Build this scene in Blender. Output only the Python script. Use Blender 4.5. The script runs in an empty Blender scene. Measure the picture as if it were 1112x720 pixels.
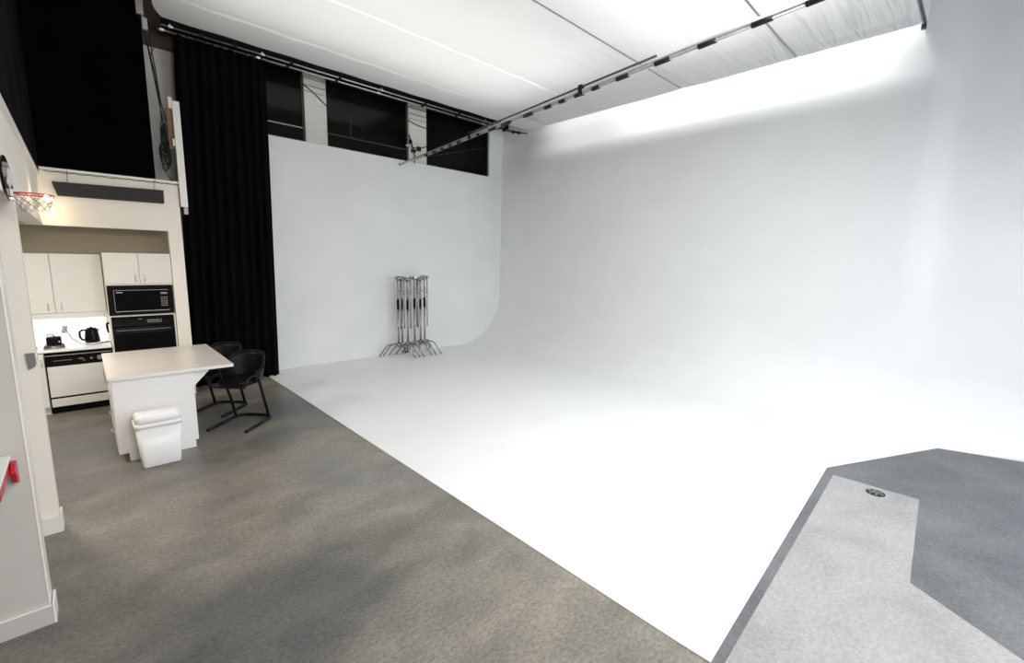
import bpy, bmesh, math, random
from mathutils import Vector, Matrix
random.seed(7)
R = math.radians
PI = math.pi
scene = bpy.context.scene
col = scene.collection

# ------------------------------------------------------------------ materials
def mat(name, c, rough=0.5, metal=0.0, var=0.06, scale=6.0, bump=0.0, spec=0.5, detail=4.0, stretch=(1, 1, 1), bscale=None):
    m = bpy.data.materials.new(name); m.use_nodes = True
    nt = m.node_tree; n = nt.nodes; l = nt.links
    b = n['Principled BSDF']
    b.inputs['Roughness'].default_value = rough
    b.inputs['Metallic'].default_value = metal
    b.inputs['Specular IOR Level'].default_value = spec
    tc = n.new('ShaderNodeTexCoord'); mp = n.new('ShaderNodeMapping')
    mp.inputs['Scale'].default_value = stretch
    l.new(tc.outputs['Object'], mp.inputs['Vector'])
    nz = n.new('ShaderNodeTexNoise'); nz.inputs['Scale'].default_value = scale; nz.inputs['Detail'].default_value = detail
    l.new(mp.outputs['Vector'], nz.inputs['Vector'])
    rp = n.new('ShaderNodeValToRGB')
    rp.color_ramp.elements[0].position = 0.3; rp.color_ramp.elements[1].position = 0.7
    lo = [max(0, v * (1 - var)) for v in c]; hi = [min(1, v * (1 + var)) for v in c]
    rp.color_ramp.elements[0].color = (*lo, 1); rp.color_ramp.elements[1].color = (*hi, 1)
    l.new(nz.outputs['Fac'], rp.inputs['Fac']); l.new(rp.outputs['Color'], b.inputs['Base Color'])
    if bump > 0:
        n2 = n.new('ShaderNodeTexNoise'); n2.inputs['Scale'].default_value = bscale or scale * 4; n2.inputs['Detail'].default_value = 6
        l.new(mp.outputs['Vector'], n2.inputs['Vector'])
        bp = n.new('ShaderNodeBump'); bp.inputs['Strength'].default_value = bump; bp.inputs['Distance'].default_value = 0.01
        l.new(n2.outputs['Fac'], bp.inputs['Height']); l.new(bp.outputs['Normal'], b.inputs['Normal'])
    return m

def emis(name, c, s):
    m = bpy.data.materials.new(name); m.use_nodes = True
    b = m.node_tree.nodes['Principled BSDF']
    b.inputs['Base Color'].default_value = (*c, 1)
    b.inputs['Emission Color'].default_value = (*c, 1); b.inputs['Emission Strength'].default_value = s
    return m

def concrete(name, stops, scale, rough=(0.3, 0.55), bump=0.15, streak=(1, 1, 1), fine=30, spec=0.4, fc=0.28):
    m = bpy.data.materials.new(name); m.use_nodes = True
    nt = m.node_tree; n = nt.nodes; l = nt.links; b = n['Principled BSDF']
    b.inputs['Specular IOR Level'].default_value = spec
    tc = n.new('ShaderNodeTexCoord'); mp = n.new('ShaderNodeMapping'); mp.inputs['Scale'].default_value = streak
    l.new(tc.outputs['Object'], mp.inputs['Vector'])
    a = n.new('ShaderNodeTexNoise'); a.inputs['Scale'].default_value = scale; a.inputs['Detail'].default_value = 10; a.inputs['Roughness'].default_value = 0.62; a.inputs['Distortion'].default_value = 0.6
    l.new(mp.outputs['Vector'], a.inputs['Vector'])
    rp = n.new('ShaderNodeValToRGB'); els = rp.color_ramp.elements
    while len(els) < len(stops): els.new(0.5)
    for e, (p, c) in zip(els, stops): e.position = p; e.color = (*c, 1)
    l.new(a.outputs['Fac'], rp.inputs['Fac'])
    f = n.new('ShaderNodeTexNoise'); f.inputs['Scale'].default_value = fine; f.inputs['Detail'].default_value = 8; f.inputs['Roughness'].default_value = 0.7
    l.new(mp.outputs['Vector'], f.inputs['Vector'])
    fr = n.new('ShaderNodeValToRGB'); fr.color_ramp.elements[0].position = 0.3; fr.color_ramp.elements[0].color = (1 - fc, 1 - fc, 1 - fc, 1)
    fr.color_ramp.elements[1].position = 0.68; fr.color_ramp.elements[1].color = (1 + fc * 0.75, 1 + fc * 0.75, 1 + fc * 0.75, 1)
    l.new(f.outputs['Fac'], fr.inputs['Fac'])
    mx = n.new('ShaderNodeMix'); mx.data_type = 'RGBA'; mx.blend_type = 'MULTIPLY'; mx.inputs['Factor'].default_value = 1
    l.new(rp.outputs['Color'], mx.inputs['A']); l.new(fr.outputs['Color'], mx.inputs['B'])
    l.new(mx.outputs['Result'], b.inputs['Base Color'])
    mr = n.new('ShaderNodeMapRange'); mr.inputs['To Min'].default_value = rough[0]; mr.inputs['To Max'].default_value = rough[1]
    l.new(a.outputs['Fac'], mr.inputs['Value']); l.new(mr.outputs['Result'], b.inputs['Roughness'])
    bp = n.new('ShaderNodeBump'); bp.inputs['Strength'].default_value = bump; bp.inputs['Distance'].default_value = 0.01
    l.new(f.outputs['Fac'], bp.inputs['Height']); l.new(bp.outputs['Normal'], b.inputs['Normal'])
    return m

M = {}
M['floor'] = concrete('stained_shaded_concrete', [(0.25, (0.70, 0.70, 0.72)), (0.45, (0.92, 0.92, 0.92)), (0.55, (1.04, 1.03, 1.01)), (0.75, (1.3, 1.29, 1.26))], 2.6, (0.24, 0.45), 0.5, (0.8, 1.3, 1), 40, fc=0.42)
def stain_shade(m, stops, scale, offset, stretch):
    # broad stains plus darker shade near the camera, multiplied into the concrete colour
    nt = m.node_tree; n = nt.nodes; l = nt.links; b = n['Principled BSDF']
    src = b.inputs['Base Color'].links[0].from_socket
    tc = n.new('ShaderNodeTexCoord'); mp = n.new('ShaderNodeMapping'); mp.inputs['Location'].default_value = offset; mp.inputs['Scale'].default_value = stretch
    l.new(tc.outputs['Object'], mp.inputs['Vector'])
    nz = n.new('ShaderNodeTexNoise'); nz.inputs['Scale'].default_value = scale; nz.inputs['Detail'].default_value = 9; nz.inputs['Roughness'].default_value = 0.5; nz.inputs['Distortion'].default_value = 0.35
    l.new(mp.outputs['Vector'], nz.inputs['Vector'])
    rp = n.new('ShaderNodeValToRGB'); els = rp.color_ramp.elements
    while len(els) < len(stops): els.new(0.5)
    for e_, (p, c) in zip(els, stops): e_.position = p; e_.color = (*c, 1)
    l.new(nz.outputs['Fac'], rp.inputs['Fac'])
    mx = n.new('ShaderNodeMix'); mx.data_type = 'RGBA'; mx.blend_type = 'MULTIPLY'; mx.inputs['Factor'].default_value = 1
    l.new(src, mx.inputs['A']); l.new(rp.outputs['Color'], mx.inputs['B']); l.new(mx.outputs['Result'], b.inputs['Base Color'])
STAIN_SHADE_OFF = (5.5, 2.2, 3.0)
stain_shade(M['floor'], [(0.34, (0.10, 0.10, 0.101)), (0.45, (0.145, 0.142, 0.135)), (0.52, (0.19, 0.181, 0.16)), (0.62, (0.262, 0.243, 0.204)), (0.72, (0.235, 0.232, 0.225))], 0.5, STAIN_SHADE_OFF, (0.55, 1.25, 1))
M['floor_grey'] = concrete('grey_concrete', [(0.3, (0.10, 0.103, 0.112)), (0.5, (0.135, 0.14, 0.15)), (0.72, (0.18, 0.184, 0.19))], 1.6, (0.45, 0.65), 0.2, (1, 1, 1), 34, fc=0.3)
M['slab'] = concrete('pale_concrete', [(0.3, (0.27, 0.27, 0.27)), (0.5, (0.33, 0.33, 0.327)), (0.75, (0.38, 0.38, 0.376))], 1.8, (0.55, 0.75), 0.15, (1, 1, 1), 38, fc=0.2)
M['cyc'] = mat('white_stage_paint', (0.83, 0.845, 0.85), 0.6, var=0.018, scale=1.4, spec=0.25)
M['wall_white'] = mat('white_wall_paint', (0.76, 0.775, 0.785), 0.6, var=0.03, scale=1.2, spec=0.2)
M['pier'] = mat('beige_pier_paint', (0.6, 0.585, 0.55), 0.7, var=0.06, scale=3, spec=0.2, stretch=(1, 1, 4))
M['cream'] = mat('cream_paint', (0.87, 0.82, 0.74), 0.55, var=0.02, scale=2, spec=0.25)
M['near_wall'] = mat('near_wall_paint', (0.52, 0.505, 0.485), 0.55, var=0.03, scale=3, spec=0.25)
M['trim'] = mat('white_trim_gloss', (0.8, 0.78, 0.74), 0.35, var=0.02)
M['soffit_grey'] = mat('soffit_underside', (0.62, 0.61, 0.58), 0.7, var=0.03)
M['niche'] = mat('beige_niche', (0.4, 0.335, 0.24), 0.7, var=0.07, scale=2, stretch=(0.5, 1, 2))
M['roof'] = mat('dark_brown_wood', (0.07, 0.042, 0.028), 0.7, var=0.3, scale=3, stretch=(0.4, 6, 1))
M['black_beam'] = mat('black_beam', (0.008, 0.008, 0.01), 0.7, var=0.2, spec=0.1)
M['velvet'] = mat('black_velvet', (0.0035, 0.0035, 0.0045), 0.95, var=0.3, scale=3, spec=0.04, stretch=(8, 1, 0.6))
M['duvetyne'] = mat('black_cloth', (0.0016, 0.0016, 0.0022), 0.95, var=0.3, scale=2, spec=0.02)
M['duvetyne_side'] = mat('black_cloth_dusty', (0.006, 0.006, 0.0075), 0.95, var=0.5, scale=1.5, spec=0.04)
M['glass_dark'] = concrete('dark_window_glass', [(0.35, (0.002, 0.002, 0.0025)), (0.55, (0.006, 0.005, 0.0045)), (0.75, (0.012, 0.009, 0.008))], 1.6, (0.1, 0.16), 0.0, (1, 1, 1.6), 2, 0.07)
M['frame_dark'] = mat('dark_window_frame', (0.03, 0.029, 0.03), 0.4, var=0.1)
M['rail_grey'] = mat('grey_window_rail', (0.3, 0.29, 0.28), 0.4, var=0.1)
M['steel'] = mat('satin_steel', (0.62, 0.62, 0.62), 0.28, 1.0, var=0.06, scale=20)
M['pipe'] = mat('silver_pipe', (0.62, 0.63, 0.65), 0.35, 0.8, var=0.1, scale=8)
M['dark_pipe'] = mat('dark_rail', (0.11, 0.115, 0.125), 0.35, 0.6, var=0.15)
M['chrome'] = mat('chrome', (0.36, 0.35, 0.33), 0.25, 1.0, var=0.1, scale=30)
M['black'] = mat('black_plastic', (0.005, 0.005, 0.006), 0.5, var=0.2, spec=0.07)
M['black_gloss'] = mat('black_gloss', (0.004, 0.004, 0.005), 0.14, var=0.2, spec=0.12)
M['black_metal'] = mat('black_powdercoat', (0.005, 0.005, 0.006), 0.42, 0.0, var=0.2, spec=0.3)
M['leather'] = mat('black_leather', (0.005, 0.005, 0.006), 0.42, spec=0.18, var=0.3, scale=20, bump=0.15)
M['tape'] = mat('black_tape', (0.012, 0.012, 0.013), 0.5, var=0.2)
M['cab'] = mat('cream_laminate', (0.74, 0.71, 0.66), 0.4, var=0.02, scale=2)
M['cab_grey'] = mat('pale_laminate', (0.75, 0.75, 0.72), 0.4, var=0.02, scale=2)
M['cab_edge'] = mat('cabinet_gap', (0.25, 0.2, 0.15), 0.6, var=0.2)
M['counter'] = mat('white_counter', (0.85, 0.85, 0.84), 0.3, var=0.02)
M['appliance'] = mat('white_enamel', (0.72, 0.72, 0.7), 0.3, var=0.015)
M['island'] = mat('white_island_laminate', (0.82, 0.82, 0.82), 0.4, var=0.015)
M['island_top'] = mat('pale_wood_top', (0.7, 0.655, 0.62), 0.3, var=0.07, scale=2.5, stretch=(1.0, 9, 1))
M['bin'] = mat('white_plastic', (0.86, 0.86, 0.88), 0.35, var=0.01)
M['panel_grey'] = mat('charcoal_foam', (0.035, 0.033, 0.033), 0.85, var=0.15, scale=30, bump=0.2)
M['red'] = mat('red_paint', (0.42, 0.008, 0.025), 0.3, var=0.08)
M['rim_red'] = mat('orange_red_rim', (0.75, 0.06, 0.05), 0.4, var=0.05)
M['net'] = mat('white_cord', (0.35, 0.3, 0.24), 0.8, var=0.1)
M['emblem'] = mat('white_print', (0.75, 0.72, 0.72), 0.5, var=0.05)
M['wood'] = mat('brown_plywood', (0.28, 0.16, 0.09), 0.6, var=0.25, scale=4, stretch=(6, 6, 0.6))
M['cable'] = mat('black_cable', (0.01, 0.01, 0.011), 0.6, var=0.2)
M['grey_metal'] = mat('grey_plate', (0.28, 0.27, 0.26), 0.4, 0.5, var=0.05)
M['print_grey'] = mat('pale_print', (0.42, 0.4, 0.36), 0.5, var=0.05)
M['gold_print'] = mat('gold_print', (0.32, 0.26, 0.15), 0.4, var=0.1)
M['drain'] = mat('dark_cast_iron', (0.02, 0.022, 0.022), 0.5, 0.3, var=0.3, scale=20)
M['drain_slot'] = mat('worn_iron', (0.3, 0.31, 0.31), 0.5, 0.3, var=0.2, scale=20)
M['seam_dark'] = mat('grey_seam_tape', (0.34, 0.34, 0.34), 0.7, var=0.1)
M['seam_light'] = mat('white_seam_tape', (0.82, 0.82, 0.82), 0.7, var=0.05)
M['bulb'] = emis('warm_bulb', (1.0, 0.74, 0.42), 26)
M['tube_light'] = emis('cool_strip_light', (0.9, 0.96, 1.0), 22)

def silk_material(name, wrinkle, k):
    m = bpy.data.materials.new(name); m.use_nodes = True
    nt = m.node_tree; n = nt.nodes; l = nt.links
    out = n['Material Output']; n.remove(n['Principled BSDF'])
    d = n.new('ShaderNodeBsdfDiffuse'); t = n.new('ShaderNodeBsdfTranslucent')
    tc = n.new('ShaderNodeTexCoord')
    nz = n.new('ShaderNodeTexNoise'); nz.inputs['Scale'].default_value = 1.2
    l.new(tc.outputs['Object'], nz.inputs['Vector'])
    rp = n.new('ShaderNodeValToRGB'); rp.color_ramp.elements[0].color = (0.76, 0.765, 0.76, 1); rp.color_ramp.elements[1].color = (0.82, 0.825, 0.825, 1)
    l.new(nz.outputs['Fac'], rp.inputs['Fac'])
    l.new(rp.outputs['Color'], d.inputs['Color']); l.new(rp.outputs['Color'], t.inputs['Color'])
    if wrinkle:
        mp = n.new('ShaderNodeMapping'); mp.inputs['Rotation'].default_value = (0, 0, R(-28)); mp.inputs['Scale'].default_value = (0.45, 5.0, 1)
        l.new(tc.outputs['Object'], mp.inputs['Vector'])
        w = n.new('ShaderNodeTexNoise'); w.inputs['Scale'].default_value = 1.0; w.inputs['Detail'].default_value = 3; w.inputs['Distortion'].default_value = 0.3
        l.new(mp.outputs['Vector'], w.inputs['Vector'])
        # wrinkles live towards the back edge of the cloth, where it is pulled to the frame
        sx = n.new('ShaderNodeSeparateXYZ'); l.new(tc.outputs['Object'], sx.inputs['Vector'])
        mr = n.new('ShaderNodeMapRange'); mr.inputs['From Min'].default_value = 5.0; mr.inputs['From Max'].default_value = 7.3
        l.new(sx.outputs['X'], mr.inputs['Value'])
        my = n.new('ShaderNodeMapRange'); my.inputs['From Min'].default_value = 6.6; my.inputs['From Max'].default_value = 3.2
        l.new(sx.outputs['Y'], my.inputs['Value'])
        mu = n.new('ShaderNodeMath'); mu.operation = 'MULTIPLY'; l.new(mr.outputs['Result'], mu.inputs[0]); l.new(my.outputs['Result'], mu.inputs[1])
        ad = n.new('ShaderNodeMath'); ad.operation = 'MULTIPLY_ADD'; ad.inputs[1].default_value = 1.0; ad.inputs[2].default_value = 0.06
        l.new(mu.outputs[0], ad.inputs[0])
        bp = n.new('ShaderNodeBump'); bp.inputs['Distance'].default_value = 0.11
        l.new(ad.outputs[0], bp.inputs['Strength']); l.new(w.outputs['Fac'], bp.inputs['Height'])
        l.new(bp.outputs['Normal'], d.inputs['Normal']); l.new(bp.outputs['Normal'], t.inputs['Normal'])
    mx = n.new('ShaderNodeMixShader'); mx.inputs[0].default_value = k
    l.new(d.outputs[0], mx.inputs[1]); l.new(t.outputs[0], mx.inputs[2]); l.new(mx.outputs[0], out.inputs['Surface'])
    return m
M['silk'] = silk_material('white_silk', True, 0.35)
M['silk_thin'] = silk_material('thin_white_silk', False, 0.7)
M['edge_blocker'] = mat('white_blocker_cloth', (0.78, 0.78, 0.78), 0.9, var=0.02, spec=0.1)

# ------------------------------------------------------------------ mesh helpers
class MB:
    def __init__(self): self.bm = bmesh.new(); self.mi = 0
    def _f(self, vs, smooth=False):
        try:
            f = self.bm.faces.new(vs); f.material_index = self.mi; f.smooth = smooth; return f
        except ValueError: return None
    def box(self, x0, x1, y0, y1, z0, z1):
        v = [self.bm.verts.new((x, y, z)) for z in (z0, z1) for y in (y0, y1) for x in (x0, x1)]
        for q in ((0, 2, 3, 1), (4, 5, 7, 6), (0, 1, 5, 4), (2, 6, 7, 3), (0, 4, 6, 2), (1, 3, 7, 5)):
            self._f([v[i] for i in q])
        return self
    def prism(self, pts, axis, a, b, smooth=False):
        # pts: 2D outline (counter-clockwise or not), extruded along axis from a to b
        def mk(p, t):
            if axis == 'x': return (t, p[0], p[1])
            if axis == 'y': return (p[0], t, p[1])
            return (p[0], p[1], t)
        A = [self.bm.verts.new(mk(p, a)) for p in pts]; B = [self.bm.verts.new(mk(p, b)) for p in pts]
        self._f(A[::-1]); self._f(B)
        n = len(pts)
        for i in range(n): self._f([A[i], A[(i + 1) % n], B[(i + 1) % n], B[i]], smooth)
        return self
    def tube(self, path, r, seg=8, caps=True, closed=False):
        P = [Vector(p) for p in path]; n = len(P)
        rr = r if isinstance(r, (list, tuple)) else [r] * n
        rings = []; u = None
        for i in range(n):
            if closed: t = (P[(i + 1) % n] - P[i - 1]).normalized()
            else: t = (P[min(i + 1, n - 1)] - P[max(i - 1, 0)]).normalized()
            if u is None:
                ref = Vector((0, 0, 1)) if abs(t.z) < 0.9 else Vector((1, 0, 0))
                u = (ref - t * ref.dot(t)).normalized()
            else:
                u = (u - t * u.dot(t)).normalized()
            w = t.cross(u)
            rings.append([self.bm.verts.new(P[i] + (u * math.cos(2 * PI * k / seg) + w * math.sin(2 * PI * k / seg)) * rr[i]) for k in range(seg)])
        m = n if closed else n - 1
        for i in range(m):
            a, b = rings[i], rings[(i + 1) % n]
            for k in range(seg): self._f([a[k], a[(k + 1) % seg], b[(k + 1) % seg], b[k]], True)
        if caps and not closed:
            self._f(rings[0][::-1]); self._f(rings[-1])
        return self
    def lathe(self, prof, c=(0, 0, 0), seg=20, sx=1, sy=1):
        rings = []
        for (r, z) in prof:
            rings.append([self.bm.verts.new((c[0] + sx * r * math.cos(2 * PI * k / seg), c[1] + sy * r * math.sin(2 * PI * k / seg), c[2] + z)) for k in range(seg)])
        for a, b in zip(rings, rings[1:]):
            for k in range(seg): self._f([a[k], a[(k + 1) % seg], b[(k + 1) % seg], b[k]], True)
        self._f(rings[0][::-1]); self._f(rings[-1])
        return self
    def grid(self, rows, smooth=True):
        V = [[self.bm.verts.new(p) for p in r] for r in rows]
        for a, b in zip(V, V[1:]):
            for k in range(len(a) - 1): self._f([a[k], a[k + 1], b[k + 1], b[k]], smooth)
        return self
    def poly(self, pts):
        self._f([self.bm.verts.new(p) for p in pts]); return self
    def build(self, name, mats, parent=None, bevel=0, solid=0, fix=True, subsurf=0):
        if fix: bmesh.ops.recalc_face_normals(self.bm, faces=self.bm.faces)
        me = bpy.data.meshes.new(name)
        if parent is not None:
            off = origin(parent)
            bmesh.ops.translate(self.bm, vec=-off, verts=self.bm.verts)
        self.bm.to_mesh(me); self.bm.free()
        for m in (mats if isinstance(mats, (list, tuple)) else [mats]): me.materials.append(m)
        o = bpy.data.objects.new(name, me); col.objects.link(o)
        if parent is not None: o.parent = parent
        if solid:
            s = o.modifiers.new('solid', 'SOLIDIFY'); s.thickness = solid; s.offset = 0
        if bevel:
            b = o.modifiers.new('bevel', 'BEVEL'); b.width = bevel; b.segments = 2; b.limit_method = 'ANGLE'
        if subsurf:
            s = o.modifiers.new('sub', 'SUBSURF'); s.levels = subsurf; s.render_levels = subsurf
        return o

def origin(o):
    v = Vector(o.location)
    while o.parent is not None:
        o = o.parent; v += Vector(o.location)
    return v
def box(name, m, parent, x0, x1, y0, y1, z0, z1, bevel=0): return MB().box(x0, x1, y0, y1, z0, z1).build(name, m, parent, bevel)
def tag(o, label, cat, group=None):
    o['label'] = label; o['category'] = cat
    if group: o['group'] = group
    return o
def thing(name, label, cat, loc, group=None):
    o = bpy.data.objects.new(name, None); col.objects.link(o); o.location = loc; o.empty_display_size = 0.1
    return tag(o, label, cat, group)
def struct(o): o['kind'] = 'structure'; return o
def copy_tree(o, parent=None):
    c = o.copy(); col.objects.link(c); c.parent = parent
    for ch in list(o.children): copy_tree(ch, c)
    return c
def arc(c, r, a0, a1, n, plane='xy', z=0):
    out = []
    for i in range(n + 1):
        a = R(a0 + (a1 - a0) * i / n); out.append((c[0] + r * math.cos(a), c[1] + r * math.sin(a)))
    return out
def smooth01(t): t = max(0, min(1, t)); return t * t * (3 - 2 * t)

# ------------------------------------------------------------------ setting: floor and sweep
XB = 8.28      # back wall
YF = 9.15      # far (windowed) wall
b = MB(); b.box(-3.2, 8.7, -4.5, 9.5, -0.12, 0.0)
b.mi = 1
b.poly([(2.26, 0.79, 0.002), (1.9, -4.5, 0.002), (8.2, -4.5, 0.002), (7.78, -1.0, 0.002), (7.7, -0.57, 0.002), (7.46, 0.15, 0.002), (5.72, 0.98, 0.002)])
b.mi = 2
b.poly([(2.36, 0.72, 0.004), (2.1, -4.4, 0.004), (0.9 + 1.3, -4.4, 0.004), (2.2, -2.47, 0.004), (3.62, -0.42, 0.004), (3.975, 0.097, 0.004), (5.553, 0.17, 0.004), (5.543, 0.845, 0.004)])
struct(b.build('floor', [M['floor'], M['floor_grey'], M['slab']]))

b = MB()
ZP = 0.007
def cove_r(y): return 1.35 - 0.52 * smooth01((3.6 - y) / 3.0)
def xs(y):
    if y >= 0.934: return 5.70
    if y >= 0.144: return 5.70 + (0.934 - y) / 0.79 * 1.70
    return 7.40 + (0.144 - y) * 0.33
def sweep_row(y, s):
    r = cove_r(y); x0 = XB - r; cz = ZP + r; flat = []; row = []
    def zz(x): return ZP if x <= x0 else cz - math.sqrt(max(0, r * r - (x - x0) ** 2))
    m = max(s, x0 - 0.3)
    flat = [(s + (m - s) * i / 8, y, ZP) for i in range(9)] if s < x0 - 0.3 else None
    if s < x0:
        row = [(m, y, ZP), ((m + x0) / 2, y, ZP), (x0, y, ZP)]; a0 = 0
    else:
        row = [(s + 0.003 * i, y, zz(s + 0.003 * i)) for i in range(3)]
        a0 = math.degrees(math.asin(min(1, (s + 0.008 - x0) / r)))
    for i in range(1, 25):
        a = R(a0 + (90 - a0) * i / 24)
        row.append((x0 + r * math.sin(a), y, cz - r * math.cos(a)))
    for i in range(1, 9): row.append((XB, y, cz + (6.1 - cz) * i / 8))
    g = 0.10 * smooth01((0.72 - y) / 0.22)
    return flat, [(x + g * smooth01((z - 0.9) / 1.8), yy, z) for (x, yy, z) in row]
YB = (-4.4, -3, -2, -1.4, -1.0, -0.57, -0.3, -0.1, 0.05, 0.144, 0.3, 0.45, 0.6, 0.75, 0.85, 0.934, 0.95)
RB = [sweep_row(y, min(xs(y), 8.1)) for y in YB]
RA = [sweep_row(y, 2.296) for y in [0.95, 1.1] + [1.3 + 0.3 * i for i in range(26)] + [9.0, 9.149]]
b.grid([r[1] for r in RB]); b.grid([r[1] for r in RA])
st_ = MB()
st_.grid([r[0] for r in RB if r[0]]); st_.grid([r[0] for r in RA])
# close the small corner between the last flat row and the painted edge
k_ = next(i for i, r in enumerate(RB) if r[0])
if k_ > 0: st_.poly([RB[k_][0][0], RB[k_][0][-1], RB[k_ - 1][1][0]])
st_.poly([(2.296, 0.95, ZP), (2.302, 0.775, ZP), (5.70, 0.934, ZP), (5.70, 0.95, ZP)])
bmesh.ops.remove_doubles(st_.bm, verts=st_.bm.verts, dist=0.0008)
struct(st_.build('floor_stage', M['cyc']))
bmesh.ops.remove_doubles(b.bm, verts=b.bm.verts, dist=0.0008)
def edge_z(y):
    r = cove_r(y); x0 = XB - r; q = min(xs(y), 8.1)
    return ZP if q <= x0 else ZP + r - math.sqrt(r * r - (q - x0) ** 2)
rim = [(2.296, 9.149, ZP), (2.296, 0.95, ZP), (2.302, 0.775, ZP)] + [(min(xs(y), 8.1), y, edge_z(y)) for y in (0.934, 0.85, 0.75, 0.6, 0.45, 0.3, 0.144, 0.05, -0.1, -0.3, -0.57, -1.0, -1.4, -2, -3, -4.4)]
for p, q in zip(rim, rim[1:]): b.poly([p, q, (q[0], q[1], 0), (p[0], p[1], 0)])   # painted edge of the sweep
sweep = struct(b.build('wall_back', M['cyc']))

# far wall with three high window openings
b = MB()
T = 0.2
b.box(2.05, 8.5, YF, YF + T, 0, 4.3)
b.mi = 1
wins = [(2.05, 3.30), (3.705, 5.50), (5.955, 7.84)]
edges = [0.9] + [v for w in wins for v in w] + [8.5]
for i in range(2, len(edges), 2):
    b.mi = 0 if i == len(edges) - 2 else 1
    b.box(edges[i], edges[i + 1], YF, YF + T, 4.3, 5.55)
b.mi = 1
b.box(0.9, 2.05, YF, YF + T, 0, 5.25)
b.mi = 2
b.box(0.9, 2.05, YF, YF + T, 5.25, 5.55); b.box(0.9, 8.5, YF, YF + T, 5.55, 6.3)
wf = struct(b.build('wall_far', [M['wall_white'], M['pier'], M['roof']]))
for i, (x0, x1) in enumerate(wins):
    fr = MB()
    y0, y1 = YF + 0.05, YF + 0.12
    fr.box(x0, x1, y0, y1, 4.3, 4.325); fr.box(x0, x1, y0, y1, 5.525, 5.55)
    fr.box(x0, x0 + 0.03, y0, y1, 4.325, 5.525); fr.box(x1 - 0.03, x1, y0, y1, 4.325, 5.525)
    w = struct(fr.build('window_%d' % (i + 1), M['frame_dark']))
    box('pane', M['glass_dark'], w, x0 + 0.03, x1 - 0.03, YF + 0.075, YF + 0.09, 4.325, 5.525)
    if i < 2: box('rail', M['rail_grey'] if i == 0 else M['frame_dark'], w, x0 + 0.03, x1 - 0.03, YF + 0.055, YF + 0.0745, 4.545, 4.565)
    if i == 1: box('mullion', M['frame_dark'], w, 4.2, 4.21, YF + 0.06, YF + 0.0745, 4.565, 5.0)
    if i == 2:
        p = MB(); p.tube([(x0 + 0.05, YF + 0.068, 4.50), (x1 - 0.05, YF + 0.068, 5.02)], 0.006, 6)
        p.build('diagonal_line', M['frame_dark'], w)  # diagonal line of something outside, set against the pane

# roof above the silk, black beam along the windows
struct(box('ceiling', M['roof'], None, -3.2, 8.5, 2.5, YF + T, 6.3, 6.45))
struct(box('trim_1', M['black_beam'], None, 1.2, 8.25, 8.88, 8.98, 5.50, 5.60))

# kitchen shell
KY = 8.36
b = MB()
b.box(-0.45, 1.15, KY, KY + 0.14, 2.49, 3.17)          # header above the kitchen opening
b.box(0.985, 1.15, KY, KY + 0.14, 0, 2.49)             # right post
b.box(1.10, 1.15, KY + 0.14, 8.55, 0, 3.17)             # right return
b.mi = 1
b.box(-2.6, 1.10, 9.02, 9.1, 0, 3.17)                  # wall behind the cabinets
struct(b.build('wall_kitchen', [M['cream'], M['niche']]))
struct(box('trim_2', M['trim'], None, -0.26, 1.19, KY - 0.025, KY + 0.2, 3.175, 3.205))
b = MB(); b.box(-0.45, -0.29, 3.53, KY - 0.002, 2.5, 3.1); struct(b.build('wall_left', M['cream']))
struct(box('trim_3', M['trim'], None, -0.45, -0.265, 3.53, KY - 0.03, 3.102, 3.135))
struct(box('ceiling_side', M['soffit_grey'], None, -2.6, -0.455, 3.53, 9.0, 2.5, 2.56))
struct(box('wall_side', M['cream'], None, -2.6, -0.292, 4.73, 4.85, 0, 2.498))
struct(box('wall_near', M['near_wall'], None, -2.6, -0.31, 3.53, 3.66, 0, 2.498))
struct(box('trim_4', M['trim'], None, -0.3095, -0.301, 3.528, 3.662, 0.12, 2.498))
b = MB(); b.box(-2.6, -0.298, 3.512, 3.529, 0, 0.113); b.mi = 1; b.box(-2.6, -0.298, 3.510, 3.529, 0.1135, 0.118); b.box(-0.2975, -0.286, 3.512, 3.67, 0, 0.125)  # front face takes the wall's grey as shade put into its colour
struct(b.build('baseboard_near', [M['near_wall'], M['trim']], None, 0.002))
b = MB(); b.box(-2.6, -0.284, 4.712, 4.729, 0, 0.135); b.box(-0.291, -0.276, 4.712, 4.86, 0, 0.145)
struct(b.build('baseboard_side', M['trim'], None, 0.003))
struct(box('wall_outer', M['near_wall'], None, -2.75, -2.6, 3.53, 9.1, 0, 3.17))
# loft floor behind the header
struct(box('floor_loft', M['soffit_grey'], None, -2.6, 1.15, KY + 0.2, 8.62, 3.172, 3.2))

# ------------------------------------------------------------------ ceiling silk
ZC = 5.22
seams = [0.95, 2.33, 4.10, 5.85, 7.22, 7.87]
b = MB(); rows = []
nx, ny = 60, 180
for j in range(ny + 1):
    y = 0.95 + (7.87 - 0.95) * j / ny
    k = 0
    while k < len(seams) - 2 and y > seams[k + 1]: k += 1
    t = (y - seams[k]) / (seams[k + 1] - seams[k])
    sag = 0.035 * math.sin(PI * t) * (seams[k + 1] - seams[k]) / 1.75
    row = []
    for i in range(nx + 1):
        x = 0.93 + 7.02 * i / nx
        e = math.sin(PI * i / nx)
        xx = x
        if i < 12 and y > 7.4: xx = x + 0.14 * ((y - 7.4) / 0.47) ** 2 * (1 - i / 12)
        row.append((xx, y, ZC - sag * (0.3 + 0.7 * e) + 0.006 * math.sin(7.1 * x + 3 * y) * math.sin(2.3 * y)))
    rows.append(row)
b.grid(rows)
for f in b.bm.faces:
    yc = f.calc_center_median().y
    if abs(yc - 7.22) < 0.03 or abs(yc - 5.85) < 0.02: f.material_index = 1
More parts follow.
